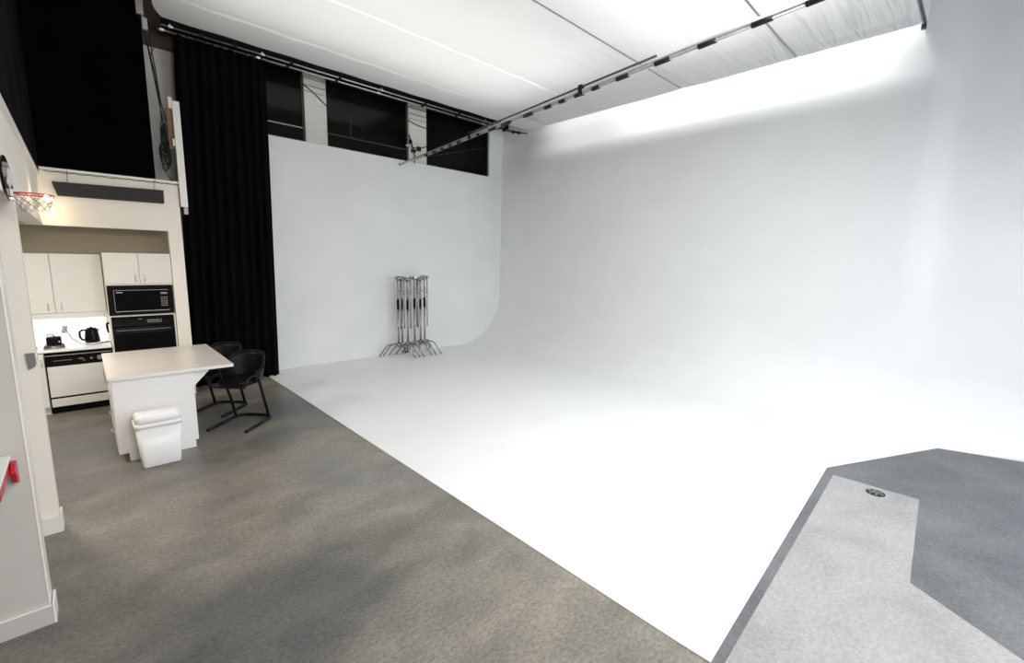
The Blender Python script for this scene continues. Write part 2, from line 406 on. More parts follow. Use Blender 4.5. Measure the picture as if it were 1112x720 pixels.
silk = tag(b.build('ceiling_silk', [M['silk'], M['silk_thin']]), 'wide white silk cloth stretched flat across the stage as a ceiling', 'ceiling cloth')
for y, m in ((2.33, 'seam_dark'), (4.10, 'seam_dark')):
    s = MB(); pts = []
    for i in range(41):
        x = 1.05 + 6.85 * i / 40
        pts.append((x, y, ZC - 0.004 + 0.006 * math.sin(7.1 * x + 3 * y) * math.sin(2.3 * y)))
    s.grid([[(p[0], p[1] - 0.014, p[2] - 0.004), (p[0], p[1], p[2] - 0.010), (p[0], p[1] + 0.014, p[2] - 0.004)] for p in pts])
    s.build('seam', M[m], silk)

# added to block light: strip on the silk's back edge, plate above its right
box('edge_blocker', M['edge_blocker'], silk, 7.60, 7.948, 0.96, 7.86, ZC + 0.012, ZC + 0.018)
box('side_blocker', M['edge_blocker'], silk, 5.6, 8.26, 0.945, 0.953, ZC + 0.012, 6.29)

b = MB(); b.tube([(2.5, 0.93, 5.235), (7.99, 0.93, 5.235)], 0.022, 10)
fp = tag(b.build('frame_pipe', M['dark_pipe']), 'grey frame pipe along the right-hand edge of the white ceiling silk', 'pipe')
MB().box(7.93, 7.99, 0.905, 0.955, 5.15, 5.21).build('corner_clamp', M['dark_pipe'], fp, 0.006)

# ------------------------------------------------------------------ curtain rails and curtain
for yy, zz, lab, x0 in ((8.73, 5.455, 'upper grey curtain rail running along the dark windows', 1.17), (8.76, 5.395, 'lower grey curtain rail just above the black curtain and windows', 1.13)):
    b = MB(); b.tube([(x0, yy, zz), (7.95, yy, zz)], 0.013, 10)
    r_ = tag(b.build('curtain_rail', M['pipe']), lab, 'rail', 'curtain rails by the windows')
    for i, x in enumerate([x0 + 0.05, 1.6, 2.05, 2.45, 2.9, 3.75, 4.6, 5.6, 6.5, 7.3, 7.8]):
        xx = x + (0.06 if zz > 5.42 else 0)
        c = MB(); c.box(xx - 0.03, xx + 0.03, yy - 0.019, yy + 0.019, zz - 0.019, zz + 0.019)
        if zz > 5.42: c.box(xx - 0.012, xx + 0.012, yy + 0.012, 8.879, zz + 0.012, zz + 0.05)
        c.build('clamp', M['black_metal'] if i % 3 else M['steel'], r_, 0.004)
b = MB()
for (x, y, z, s) in ((7.55, 8.55, 5.36, 0.03), (7.72, 8.45, 5.30, 0.035), (7.85, 8.62, 5.34, 0.03), (7.95, 8.4, 5.27, 0.025), (8.05, 8.3, 5.26, 0.03)):
    b.box(x - s, x + s, y - s, y + s, z - s, z + s)
b.tube([(7.4, 8.72, 5.40), (7.6, 8.55, 5.36), (7.85, 8.5, 5.30), (8.0, 8.35, 5.27), (8.2, 8.15, 5.25)], 0.014, 8)
b.tube([(7.5, 8.74, 5.42), (7.7, 8.44, 5.31), (8.05, 8.28, 5.27)], 0.01, 8)
tag(b.build('rail_corner_bracket', M['black_metal'], None, 0.005), 'black jumble of rail brackets at the corner of the two white walls', 'bracket')

def drape(name, m, x0b, x1b, x0t, x1t, y, z0, z1, folds, amp, seed, label, cat, along='x', thick=0.008, nz=14):
    rnd = random.Random(seed); ph = [rnd.uniform(0, 6.28) for _ in range(6)]
    b = MB(); rows = []; nx = int(folds * 10)
    for j in range(nz + 1):
        t = j / nz; z = z0 + (z1 - z0) * t; row = []
        a = x0b + (x0t - x0b) * t; c = x1b + (x1t - x1b) * t
        for i in range(nx + 1):
            u = i / nx
            d = amp * (math.sin(2 * PI * folds * u + ph[0] + 0.6 * math.sin(2 * PI * 1.7 * u + ph[1]) + 0.5 * t) + 0.45 * math.sin(2 * PI * folds * 0.43 * u + ph[2] + t))
            d *= (1 - 0.3 * t)
            x = a + (c - a) * u
            row.append((x, y + d, z) if along == 'x' else (y + d, x, z))
        rows.append(row)
    b.grid(rows)
    return tag(b.build(name, m, None, 0, thick), label, cat)
drape('black_curtain', M['velvet'], 1.155, 2.49, 1.31, 2.55, 8.74, 0.012, 5.37, 9, 0.045, 3, 'tall black pleated curtain hanging from the rail to the floor beside the white wall', 'curtain')
dr = bpy.data.objects['black_curtain']
for i in range(11):
    x = 1.36 + i * 0.113
    b = MB(); b.tube([(x, 8.735, 5.355), (x, 8.735, 5.40)], 0.008, 6); b.build('curtain_hook', M['black_metal'], dr)

# black cloths hung above the kitchen
drape('black_backdrop', M['duvetyne'], -0.34, 0.895, -0.34, 0.90, 8.338, 3.21, 5.75, 3, 0.006, 5, 'large flat black cloth hanging above the kitchen header', 'black cloth')
drape('black_backdrop', M['duvetyne_side'], 2.9, 8.32, 2.9, 8.32, -0.272, 3.14, 5.85, 5, 0.006, 9, 'black cloth at far left hanging above the basketball hoop wall', 'black cloth', along='y')
b = MB(); b.tube([(-0.25, 8.29, 5.52), (0.92, 8.29, 5.52)], 0.018, 8)
r_ = tag(b.build('backdrop_rail', M['dark_pipe']), 'dark rail over the large black cloth above the kitchen', 'rail')
c = MB(); c.box(0.85, 0.93, 8.26, 8.325, 5.33, 5.57); c.tube([(0.89, 8.29, 5.57), (0.93, 8.29, 6.3)], 0.02, 8); c.box(0.9, 0.96, 8.25, 8.3, 5.15, 5.30); c.tube([(0.92, 8.28, 5.3), (0.905, 8.28, 5.34)], 0.014, 6)
c.build('rail_hanger', M['grey_metal'], r_, 0.004)
# cable bundle at the cloth's right edge
cb = thing('cable_bundle', 'black cables hanging in a looped bundle beside the large black cloth', 'cable', (1.0, 8.45, 3.21))
b = MB()
for k, (dx, x1) in enumerate(((0, 0.0), (0.05, 0.03), (0.025, -0.02))):
    b.tube([(0.93 + dx, 8.42, 5.25 - 0.1 * k), (0.985 + dx * 0.7, 8.44, 4.75), (1.03 + dx * 0.4, 8.45, 4.3), (1.06 + x1, 8.46, 4.05)], 0.007, 6)
b.tube([(0.92, 8.42, 5.3), (1.06, 8.45, 5.08), (0.98, 8.46, 4.9), (1.0, 8.47, 4.7)], 0.006, 6)
b.build('cable', M['cable'], cb)
b = MB(); rnd = random.Random(4)
for k in range(9):
    w = rnd.uniform(0.025, 0.06); top = rnd.uniform(3.95, 4.08); bot = rnd.uniform(3.22, 3.5) if k > 3 else rnd.uniform(3.42, 3.6); cx = 1.055 + rnd.uniform(-0.02, 0.02); yy = 8.43 + 0.008 * k
    pts = []
    for i in range(24):
        a = 2 * PI * i / 24
        pts.append((cx + w * math.cos(a) * (1.1 if math.sin(a) < 0 else 0.5), yy, (top + bot) / 2 + (top - bot) / 2 * math.sin(a)))
    b.tube(pts, 0.0065, 6, closed=True)
b.tube([(1.05, 8.46, 4.0), (1.07, 8.46, 3.6), (1.0, 8.47, 3.4), (1.1, 8.47, 3.22)], 0.006, 6)
b.build('cable_coil', M['cable'], cb)

# white post with plywood board at the loft's right end
pt = thing('loft_post', 'white painted post standing at right end of kitchen loft', 'post', (1.16, 8.52, 2.85))
b = MB(); b.box(1.158, 1.245, 8.30, 8.36, 2.85, 4.32); b.box(1.115, 1.16, 8.31, 8.35, 4.21, 4.36); b.box(1.13, 1.158, 8.31, 8.35, 3.70, 3.80)
b.build('post_board', M['trim'], pt, 0.004)
box('plywood_backing', M['wood'], pt, 1.10, 1.156, 8.37, 8.39, 3.66, 4.22)
box('foot_block', M['grey_metal'], pt, 1.2, 1.25, 8.365, 8.42, 2.75, 2.86)

# thin cables across the piers and clamp arm on the wall
for i, (pts, lab) in enumerate(((((3.28, YF - 0.015, 5.31), (3.45, YF - 0.02, 5.22), (3.72, YF - 0.015, 5.02)), 'thin black cable crossing the wall between first and second window'),
                                (((5.48, YF - 0.015, 5.16), (5.7, YF - 0.02, 5.1), (5.97, YF - 0.015, 5.08)), 'thin black cable crossing the wall between second and third window'))):
    b = MB(); b.tube(pts, 0.009, 6)
    tag(b.build('wall_cable', M['cable']), lab, 'cable', 'thin cables between the high windows')
for x0, x1 in ((3.305, 3.70), (5.505, 5.95)):
    b = MB(); b.box(x0, x1, YF - 0.012, YF, 5.20, 5.215); b.box(x0, x1, YF - 0.012, YF, 5.30, 5.325); b.box(x0, x1, YF - 0.015, YF, 5.42, 5.46)
    struct(b.build('trim_%d' % (5 if x0 < 4 else 6), M['rail_grey']))
ac = thing('clamp_arm', 'small black clamp arm mounted on the wall between second and third window', 'clamp', (5.56, YF, 4.6))
b = MB(); b.tube([(5.49, YF - 0.03, 4.86), (5.52, YF - 0.05, 4.72), (5.58, YF - 0.05, 4.55), (5.62, YF - 0.05, 4.42), (5.60, YF - 0.06, 4.28)], 0.014, 8)
b.box(5.50, 5.55, YF - 0.07, YF - 0.001, 4.68, 4.76); b.box(5.55, 5.64, YF - 0.075, YF - 0.002, 4.50, 4.56)
b.build('stem', M['black_metal'], ac, 0.003)
b = MB(); b.tube([(5.58, YF - 0.05, 4.60), (5.72, YF - 0.06, 4.60), (5.97, YF - 0.05, 4.70)], 0.009, 6); b.box(5.68, 5.76, YF - 0.085, YF - 0.035, 4.55, 4.64)
b.build('side_arm', M['black_metal'], ac)
b = MB(); b.lathe([(0.0, 0), (0.022, 0.006), (0.026, 0.025), (0.016, 0.045), (0.0, 0.05)], (5.435, YF - 0.035, 4.60), 12); b.build('white_knob', M['emblem'], ac)
b = MB(); b.lathe([(0.0, 0), (0.016, 0.006), (0.016, 0.03), (0.0, 0.035)], (5.53, YF - 0.095, 4.72), 12)
b.build('white_knob', M['emblem'], ac)

# ------------------------------------------------------------------ long suspended pipe over the stage
P0 = Vector((5.265, 9.12, 4.2)); P1 = Vector((4.15, 0.3, 4.2))
def along(t, dz=0, dx=0): p = P0.lerp(P1, t); return (p.x + dx, p.y, p.z + dz)
pp = thing('lighting_pipe', 'long silver pipe with black tape bands hanging diagonally across the ceiling', 'pipe', along(0.5))
b = MB(); b.tube([along(0), along(1)], 0.022, 12); b.build('main_tube', M['pipe'], pp)
b = MB(); b.tube([along(0.33, 0.05), along(0.74, 0.05)], 0.013, 8); b.build('upper_tube', M['dark_pipe'], pp)
b = MB(); b.tube([along(0.08, -0.033), along(0.98, -0.033)], 0.01, 8); b.build('lower_tube', M['pipe'], pp)
rnd = random.Random(11)
t = 0.14
while t < 0.97:
    L = rnd.uniform(0.008, 0.017) if t < 0.36 else rnd.uniform(0.012, 0.026)
    if 0.55 < t < 0.62: L *= 0.6
    c = MB(); c.tube([along(t, -0.026), along(t + L, -0.026)], 0.026, 8); c.build('tape_band', M['tape'], pp)
    t += L + rnd.uniform(0.012, 0.026) * (1 + 0.9 * t)
for t in (0.33, 0.62):
    c = MB(); p = along(t); c.box(p[0] - 0.03, p[0] + 0.03, p[1] - 0.03, p[1] + 0.03, p[2] - 0.045, p[2] + 0.07); c.build('pipe_clamp', M['black_metal'], pp, 0.006)
c = MB(); c.tube([along(0.0005), (P0.x + 0.004, YF, P0.z)], 0.024, 10); c.build('end_cap', M['dark_pipe'], pp)
c = MB(); c.tube([along(0.995, 0.02), (P1.x, P1.y, 6.2)], 0.008, 6); c.build('hanger_rope', M['cable'], pp)

# ------------------------------------------------------------------ stage light stands by the wall
def make_cstand():
    r = thing('light_stand', '', 'light stand', (0, 0, 0), 'steel light stands nested in a row against the white wall')
    b = MB(); b.tube([(0, 0, 0.2), (0, 0, 1.06)], 0.021, 10); b.build('lower_column', M['chrome'], r)
    b = MB(); b.tube([(0, 0, 1.06), (0, 0, 1.26)], 0.028, 10); b.build('black_sleeve', M['black'], r)
    b = MB(); b.tube([(0, 0, 1.26), (0, 0, 1.48)], 0.021, 10); b.tube([(0, 0, 1.48), (0, 0, 1.70)], 0.017, 10)
    b.lathe([(0.012, 0), (0.022, 0.006), (0.022, 0.05), (0.012, 0.056)], (0, 0, 1.455), 10); b.build('riser', M['chrome'], r)
    h = MB(); h.lathe([(0.0, 0), (0.04, 0.004), (0.054, 0.02), (0.054, 0.055), (0.04, 0.078), (0.0, 0.082)], (0, 0, 1.695), 12)
    h.tube([(-0.01, -0.02, 1.73), (-0.1, -0.05, 1.74)], 0.016, 8); h.tube([(0.03, -0.02, 1.735), (0.075, -0.06, 1.75)], 0.024, 8)
    gh = h.build('grip_head', M['chrome'], r)
    k = MB(); k.tube([(-0.07, -0.055, 1.69), (-0.08, -0.03, 1.78)], 0.01, 8); k.build('grip_handle', M['black_metal'], gh)
    a = MB(); a.tube([(0.055, -0.03, 1.745), (0.055, -0.03, 0.62)], 0.012, 8); a.lathe([(0.0, 0), (0.024, 0.004), (0.026, 0.03), (0.0, 0.036)], (0.055, -0.03, 1.385), 10)
    a.build('grip_arm', M['chrome'], r)
    for z in (1.28, 1.47, 1.03):
        k = MB(); k.tube([(0.012, -0.012, z), (0.05, -0.03, z)], 0.006, 6); k.tube([(0.05, -0.055, z - 0.012), (0.05, -0.008, z + 0.012)], 0.008, 6); k.build('tee_knob', M['chrome'], r)
    h = MB(); h.lathe([(0.0165, 0), (0.034, 0.004), (0.036, 0.10), (0.0165, 0.108)], (0, 0, 0.2), 12); h.build('hub', M['chrome'], r)
    for ang, L in ((143, 0.42), (-63, 0.42), (37, 0.38)):
        ca, sa = math.cos(R(ang)), math.sin(R(ang))
        g = MB(); pr = [(0.02, 0.275), (0.12, 0.28), (0.2, 0.268), (0.255, 0.235), (0.295, 0.18), (L, 0.012)]
        g.tube([(ca * d, sa * d, z) for d, z in pr], 0.0145, 8)
        lg = g.build('leg', M['chrome'], r)
        f = MB(); f.tube([(ca * (L - 0.012), sa * (L - 0.012), 0.03), (ca * (L + 0.006), sa * (L + 0.006), 0.004)], 0.0135, 8); f.build('foot', M['black'], lg)
    return r
cs = make_cstand()
stand_x = [4.965, 5.075, 5.21, 5.405, 5.55, 5.68]
lab = ['leftmost steel light stand of the row, nearest the black curtain', 'second steel light stand from the left of the row of six', 'third steel light stand from the left of the row of six',
       'fourth steel light stand from the left of the row of six', 'fifth steel light stand of six, left of the rightmost one', 'rightmost steel light stand of the row, nearest the curved corner']
for i, x in enumerate(stand_x):
    o = cs if i == 0 else copy_tree(cs)
    o.location = (x, 8.80 + (0.02 if i % 2 else 0) + 0.008 * i, 0.008); o['label'] = lab[i]; o.rotation_euler = (0, 0, R([0, 4, -3, 3, -4, 2][i]))
    for ch in o.children:
        if ch.name.startswith('grip_head'): ch.rotation_euler = (0, 0, R([55, -20, 10, -70, 25, -25][i]))
        if ch.name.startswith('grip_arm'): ch.rotation_euler = (0, 0, R([20, -40, 0, 30, -150, -20][i]))
    o.scale = (1, 1, [1.0, 1.0, 0.985, 1.0, 0.985, 1.01][i])

# ------------------------------------------------------------------ kitchen units
# base filler cabinet
bc = thing('base_cabinet', 'narrow white base cabinet left of the dishwasher', 'cabinet', (-0.53, 8.6, 0))
box('carcass', M['cab_grey'], bc, -0.62, -0.452, KY + 0.02, 8.98, 0.1, 0.84)
box('toe_kick', M['cab_grey'], bc, -0.62, -0.452, KY + 0.06, 8.98, 0, 0.1)
d = box('door', M['cab_grey'], bc, -0.615, -0.456, KY, KY + 0.019, 0.105, 0.832, 0.003)
b = MB(); b.tube([(-0.478, KY, 0.66), (-0.478, KY - 0.025, 0.665), (-0.478, KY - 0.025, 0.755), (-0.478, KY, 0.76)], 0.004, 6); b.build('handle', M['steel'], d)

dw = thing('dishwasher', 'white dishwasher with black control panel under the counter', 'dishwasher', (-0.14, 8.65, 0))
box('tub', M['black'], dw, -0.448, 0.215, KY + 0.03, 8.95, 0.03, 0.83)
cp = box('control_panel', M['black_gloss'], dw, -0.445, 0.215, KY - 0.012, KY + 0.029, 0.655, 0.775, 0.004)
b = MB()
for i in range(7): b.box(-0.37 + i * 0.026, -0.352 + i * 0.026, KY - 0.0145, KY - 0.0125, 0.722, 0.731)
b.box(-0.13, -0.08, KY - 0.0145, KY - 0.0125, 0.725, 0.737); b.box(-0.09, -0.06, KY - 0.0145, KY - 0.0125, 0.70, 0.708)
b.build('lettering', M['gold_print'], cp)
for x, rr in ((0.0, 0.014), (0.085, 0.03)):
    b = MB(); b.tube([(x, KY - 0.0125, 0.725), (x, KY - 0.032, 0.725)], rr, 16); b.tube([(x, KY - 0.032, 0.725), (x, KY - 0.038, 0.725)], rr * 0.6, 12); b.build('knob', M['grey_metal'], cp)
box('door_panel', M['appliance'], dw, -0.435, 0.207, KY - 0.008, KY + 0.029, 0.235, 0.648, 0.004)
box('lower_panel', M['appliance'], dw, -0.435, 0.207, KY - 0.004, KY + 0.029, 0.10, 0.208, 0.004)
box('kick_strip', M['black'], dw, -0.445, 0.215, KY + 0.04, KY + 0.06, 0.0, 0.03)
box('top_strip', M['steel'], dw, -0.445, 0.215, KY + 0.0, KY + 0.029, 0.79, 0.80)

ct = tag(box('countertop', M['counter'], None, -0.64, 0.222, KY - 0.02, 8.985, 0.842, 0.875, 0.004), 'white kitchen countertop over the dishwasher', 'countertop')
bs = struct(box('trim_7', M['counter'], None, -0.64, 0.222, 8.99, 9.019, 0.876, 1.30))

uc = thing('wall_cabinet', 'tall pale wall cabinet with two doors above the kettle', 'cabinet', (-0.2, 8.8, 1.27))
box('carcass', M['cab_grey'], uc, -0.80, 0.222, 8.67, 9.015, 1.29, 2.13)
box('light_rail', M['cab_grey'], uc, -0.80, 0.222, 8.652, 8.669, 1.255, 1.325)
for x0, x1, hx in ((-0.798, -0.297, -0.36), (-0.291, 0.218, -0.23)):
    d = box('door', M['cab_grey'], uc, x0, x1, 8.65, 8.669, 1.33, 2.128, 0.003)
    b = MB(); b.tube([(hx, 8.65, 1.365), (hx, 8.627, 1.37), (hx, 8.627, 1.455), (hx, 8.65, 1.46)], 0.0045, 6); b.build('handle', M['steel'], d)
b = MB(); b.box(-0.7, 0.15, 8.73, 8.79, 1.268, 1.289); ul = tag(b.build('under_cabinet_light', M['trim']), 'slim lit strip light fixed beneath the tall wall cabinet', 'lamp')
b = MB(); b.box(-0.69, 0.14, 8.735, 8.785, 1.262, 1.2675); b.build('diffuser', M['tube_light'], ul)

tc_ = thing('oven_cabinet', 'tall cream cabinet housing the microwave and the wall oven', 'cabinet', (0.6, 8.65, 0))
b = MB(); b.box(0.228, 0.248, KY + 0.02, 9.015, 0.0, 2.158); b.box(0.958, 0.978, KY + 0.02, 9.015, 0.0, 2.158)
b.box(0.248, 0.958, KY + 0.02, 9.015, 1.705, 2.158); b.box(0.248, 0.958, KY + 0.02, 9.015, 1.262, 1.284); b.box(0.248, 0.958, KY + 0.02, 9.015, 0.0, 0.62); b.box(0.248, 0.958, 8.97, 9.015, 0.62, 1.705)
b.build('carcass', M['cab'], tc_)
for x0, x1, hx in ((0.229, 0.602, 0.555), (0.608, 0.978, 0.655)):
    d = box('door', M['cab'], tc_, x0, x1, KY, KY + 0.019, 1.728, 2.157, 0.003)
    b = MB(); b.tube([(hx, KY, 1.765), (hx, KY - 0.023, 1.77), (hx, KY - 0.023, 1.85), (hx, KY, 1.855)], 0.0045, 6); b.build('handle', M['steel'], d)
for x0 in (0.249, 0.606): box('door', M['cab'], tc_, x0, x0 + 0.352, KY, KY + 0.019, 0.1, 0.615, 0.003)

mw = thing('microwave', 'black built-in microwave in the tall cream cabinet', 'microwave', (0.605, 8.6, 1.29))
b = MB(); b.box(0.250, 0.956, KY + 0.022, 8.8, 1.288, 1.70); b.build('housing', M['black'], mw)
b = MB(); b.box(0.238, 0.972, KY + 0.001, KY + 0.021, 1.285, 1.334); b.box(0.238, 0.972, KY + 0.001, KY + 0.021, 1.642, 1.702); b.box(0.238, 0.305, KY + 0.001, KY + 0.021, 1.334, 1.642); b.box(0.918, 0.972, KY + 0.001, KY + 0.021, 1.334, 1.642)
b.build('surround', M['black'], mw)
d = box('door', M['black_gloss'], mw, 0.309, 0.80, KY - 0.006, KY + 0.02, 1.342, 1.634, 0.004)
b = MB(); b.box(0.33, 0.40, KY - 0.0075, KY - 0.0062, 1.60, 1.612); b.build('badge', M['print_grey'], d)
c = box('control_panel', M['black_gloss'], mw, 0.803, 0.914, KY - 0.006, KY + 0.02, 1.342, 1.634, 0.004)
b = MB()
for i in range(5):
    for j in range(3): b.box(0.822 + j * 0.028, 0.842 + j * 0.028, KY - 0.0075, KY - 0.0062, 1.40 + i * 0.03, 1.412 + i * 0.03)
b.box(0.822, 0.898, KY - 0.0075, KY - 0.0062, 1.575, 1.60)
b.build('button', M['grey_metal'], c)
b = MB(); b.box(0.309, 0.914, KY - 0.0065, KY + 0.001, 1.3345, 1.341); b.box(0.3055, 0.3085, KY - 0.0065, KY + 0.001, 1.335, 1.637); b.box(0.309, 0.914, KY - 0.004, KY + 0.001, 1.6345, 1.638)
b.build('chrome_trim', M['steel'], mw)

ov = thing('wall_oven', 'black wall oven below the microwave, behind the island', 'oven', (0.605, 8.6, 0.63))
b = MB(); b.box(0.250, 0.956, KY + 0.022, 8.9, 0.625, 1.258); b.build('housing', M['black'], ov)
c = box('control_panel', M['black_gloss'], ov, 0.262, 0.935, KY - 0.004, KY + 0.021, 1.125, 1.250, 0.004)
b = MB(); b.tube([(0.40, KY - 0.0045, 1.185), (0.40, KY - 0.026, 1.185)], 0.022, 16); b.build('knob', M['black'], c)
b = MB(); b.box(0.54, 0.58, KY - 0.006, KY - 0.0045, 1.215, 1.222); b.box(0.64, 0.80, KY - 0.006, KY - 0.0045, 1.165, 1.172); b.box(0.64, 0.645, KY - 0.006, KY - 0.0045, 1.165, 1.215); b.box(0.80, 0.805, KY - 0.006, KY - 0.0045, 1.165, 1.22)
for i in range(5): b.box(0.66 + i * 0.026, 0.676 + i * 0.026, KY - 0.006, KY - 0.0045, 1.185, 1.205)
b.build('marking', M['grey_metal'], c)
d = box('door', M['black_gloss'], ov, 0.262, 0.935, KY - 0.004, KY + 0.021, 0.632, 1.110, 0.004)
b = MB(); b.tube([(0.30, KY - 0.032, 1.035), (0.90, KY - 0.032, 1.035)], 0.011, 8); b.tube([(0.31, KY - 0.004, 1.035), (0.31, KY - 0.032, 1.035)], 0.008, 6); b.tube([(0.89, KY - 0.004, 1.035), (0.89, KY - 0.032, 1.035)], 0.008, 6)
b.build('handle', M['black_metal'], d)
b = MB(); b.box(0.29, 0.905, KY - 0.0055, KY - 0.0042, 1.062, 1.068); b.build('bright_line', M['grey_metal'], d)

# kettle, toaster, tap, plug, hook
CZ = 0.8755
kt = thing('kettle', 'black electric kettle with silver base on the white countertop', 'kettle', (0.035, 8.62, CZ))
b = MB(); b.lathe([(0.0, 0), (0.09, 0.0), (0.092, 0.022), (0.085, 0.03), (0.0, 0.03)], (0.035, 8.62, CZ), 24); b.build('base', M['steel'], kt)
b = MB(); b.lathe([(0.0, 0.031), (0.082, 0.031), (0.082, 0.06), (0.074, 0.14), (0.066, 0.205), (0.062, 0.215), (0.0, 0.215)], (0.035, 8.62, CZ), 24)
b.prism([(0.09, CZ + 0.145), (0.118, CZ + 0.21), (0.086, CZ + 0.205), (0.07, CZ + 0.15)], 'y', 8.605, 8.635); b.build('body', M['black_gloss'], kt)
b = MB(); b.lathe([(0.0, 0.2155), (0.058, 0.2155), (0.05, 0.228), (0.015, 0.232), (0.012, 0.245), (0.0, 0.247)], (0.035, 8.62, CZ), 20); b.build('lid', M['black'], kt)
b = MB(); b.tube([(-0.025, 8.62, CZ + 0.20), (-0.06, 8.62, CZ + 0.205), (-0.088, 8.62, CZ + 0.18), (-0.09, 8.62, CZ + 0.11), (-0.07, 8.62, CZ + 0.07), (-0.04, 8.62, CZ + 0.065)], 0.013, 8); b.build('handle', M['black'], kt)
b = MB(); b.tube([(-0.10, 8.75, CZ + 0.01), (-0.17, 8.92, CZ + 0.05), (-0.215, 8.97, CZ + 0.14), (-0.235, 8.975, CZ + 0.205)], 0.005, 6); b.tube([(-0.055, 8.63, CZ + 0.012), (-0.07, 8.68, CZ + 0.006), (-0.10, 8.75, CZ + 0.01)], 0.005, 6)
pc = b.build('power_cord', M['cable'], kt)
b = MB(); b.box(-0.262, -0.208, 8.955, 8.986, CZ + 0.20, CZ + 0.245); b.build('plug', M['grey_metal'], pc, 0.006)
b = MB(); b.tube([(0.10, 8.6, CZ + 0.012), (0.15, 8.58, CZ + 0.016), (0.2, 8.6, CZ + 0.03), (0.218, 8.62, CZ + 0.012), (0.17, 8.64, CZ + 0.008), (0.12, 8.66, CZ + 0.01)], 0.0055, 6); tag(b.build('spare_cord', M['cable']), 'short black cord lying on the counter right of the kettle', 'cord')

ts = thing('toaster', 'black toaster on a dark tray near the counter\'s left end', 'toaster', (-0.35, 8.52, CZ))
b = MB(); b.prism([(-0.45, CZ + 0.006), (-0.435, CZ + 0.045), (-0.255, CZ + 0.045), (-0.24, CZ + 0.006)], 'y', 8.44, 8.62); b.build('base', M['black_metal'], ts, 0.006)
b = MB()
for x in (-0.445, -0.245): b.tube([(x, 8.43, CZ + 0.012), (x, 8.63, CZ + 0.012)], 0.006, 6)
b.tube([(-0.445, 8.43, CZ + 0.012), (-0.245, 8.43, CZ + 0.012)], 0.006, 6); b.tube([(-0.445, 8.43, CZ + 0.03), (-0.245, 8.43, CZ + 0.03)], 0.004, 6); b.build('wire_tray', M['steel'], ts)
b = MB(); b.box(-0.415, -0.272, 8.46, 8.60, CZ + 0.046, CZ + 0.15); b.build('body', M['black'], ts, 0.012)
b = MB(); b.box(-0.40, -0.29, 8.485, 8.515, CZ + 0.1505, CZ + 0.156); b.box(-0.40, -0.29, 8.545, 8.575, CZ + 0.1505, CZ + 0.156); b.build('slot', M['black_gloss'], ts)
b = MB(); b.box(-0.30, -0.285, 8.443, 8.459, CZ + 0.08, CZ + 0.10); b.build('lever', M['steel'], ts, 0.003)
b = MB(); b.tube([(-0.415, 8.53, CZ + 0.162), (-0.40, 8.53, CZ + 0.182), (-0.37, 8.53, CZ + 0.188), (-0.345, 8.53, CZ + 0.175), (-0.335, 8.53, CZ + 0.158)], 0.006, 6); b.build('top_handle', M['black_metal'], ts)
fc = thing('tap', 'slim chrome tap standing at the back of the countertop', 'tap', (-0.31, 8.9, CZ))
b = MB(); b.lathe([(0.0, 0), (0.022, 0), (0.018, 0.012), (0.011, 0.02), (0.011, 0.22), (0.0, 0.222)], (-0.315, 8.9, CZ), 12); b.tube([(-0.315, 8.9, CZ + 0.215), (-0.315, 8.86, CZ + 0.235), (-0.315, 8.80, CZ + 0.22)], 0.009, 8); b.build('spout', M['steel'], fc)
b = MB(); b.tube([(-0.345, 8.9, CZ + 0.265), (-0.285, 8.9, CZ + 0.265)], 0.006, 6); b.tube([(-0.315, 8.9, CZ + 0.222), (-0.315, 8.9, CZ + 0.265)], 0.006, 6); b.build('lever', M['steel'], fc)
b = MB(); b.box(-0.275, -0.235, 8.972, 8.989, CZ + 0.14, CZ + 0.185); b.tube([(-0.255, 8.972, CZ + 0.165), (-0.255, 8.955, CZ + 0.165)], 0.014, 10)
tag(b.build('wall_socket', M['grey_metal'], None, 0.004), 'small grey socket on the lit white splashback beside the tap', 'socket')
b = MB(); b.lathe([(0, 0), (0.03, 0), (0.034, 0.02), (0.03, 0.04), (0.0, 0.04)], (-0.535, 8.5, CZ), 16); tag(b.build('small_dish', M['grey_metal']), 'small grey dish at the far left of the countertop', 'dish')
b = MB(); b.tube([(0.226, 8.56, 1.16), (0.205, 8.56, 1.165), (0.20, 8.56, 1.13), (0.205, 8.56, 1.06), (0.212, 8.56, 1.03)], 0.011, 8); b.box(0.205, 0.227, 8.545, 8.575, 1.15, 1.175)
tag(b.build('wall_hook', M['black'], None), 'black hook handle on the cabinet side right of the kettle', 'hook')

# panel hanging on the kitchen header
ap = thing('hanging_panel', 'long charcoal panel hung by two wires on the cream kitchen header', 'panel', (0.4, KY - 0.05, 2.87))
b = MB(); b.prism([(-0.165, 3.035), (0.968, 3.06), (0.963, 2.875), (-0.125, 2.865)], 'y', KY - 0.065, KY - 0.003); b.build('panel', M['panel_grey'], ap, 0.005)
for x, z in ((-0.02, 3.04), (0.87, 3.06)):
    b = MB(); b.tube([(x, KY - 0.034, z), (x + 0.01, KY - 0.034, 3.19)], 0.003, 6); b.build('wire', M['cable'], ap)
b = MB(); rnd = random.Random(2); pts = []
for i in range(36):
    x = -0.22 + 1.38 * i / 35; pts.append((x, KY - 0.035, 3.168 - 0.012 * abs(math.sin(i * 0.9)) - rnd.uniform(0, 0.006)))
b.tube(pts, 0.004, 5); tag(b.build('ledge_cable', M['cable']), 'thin dark cable clipped under the ledge above the kitchen panel', 'cable')

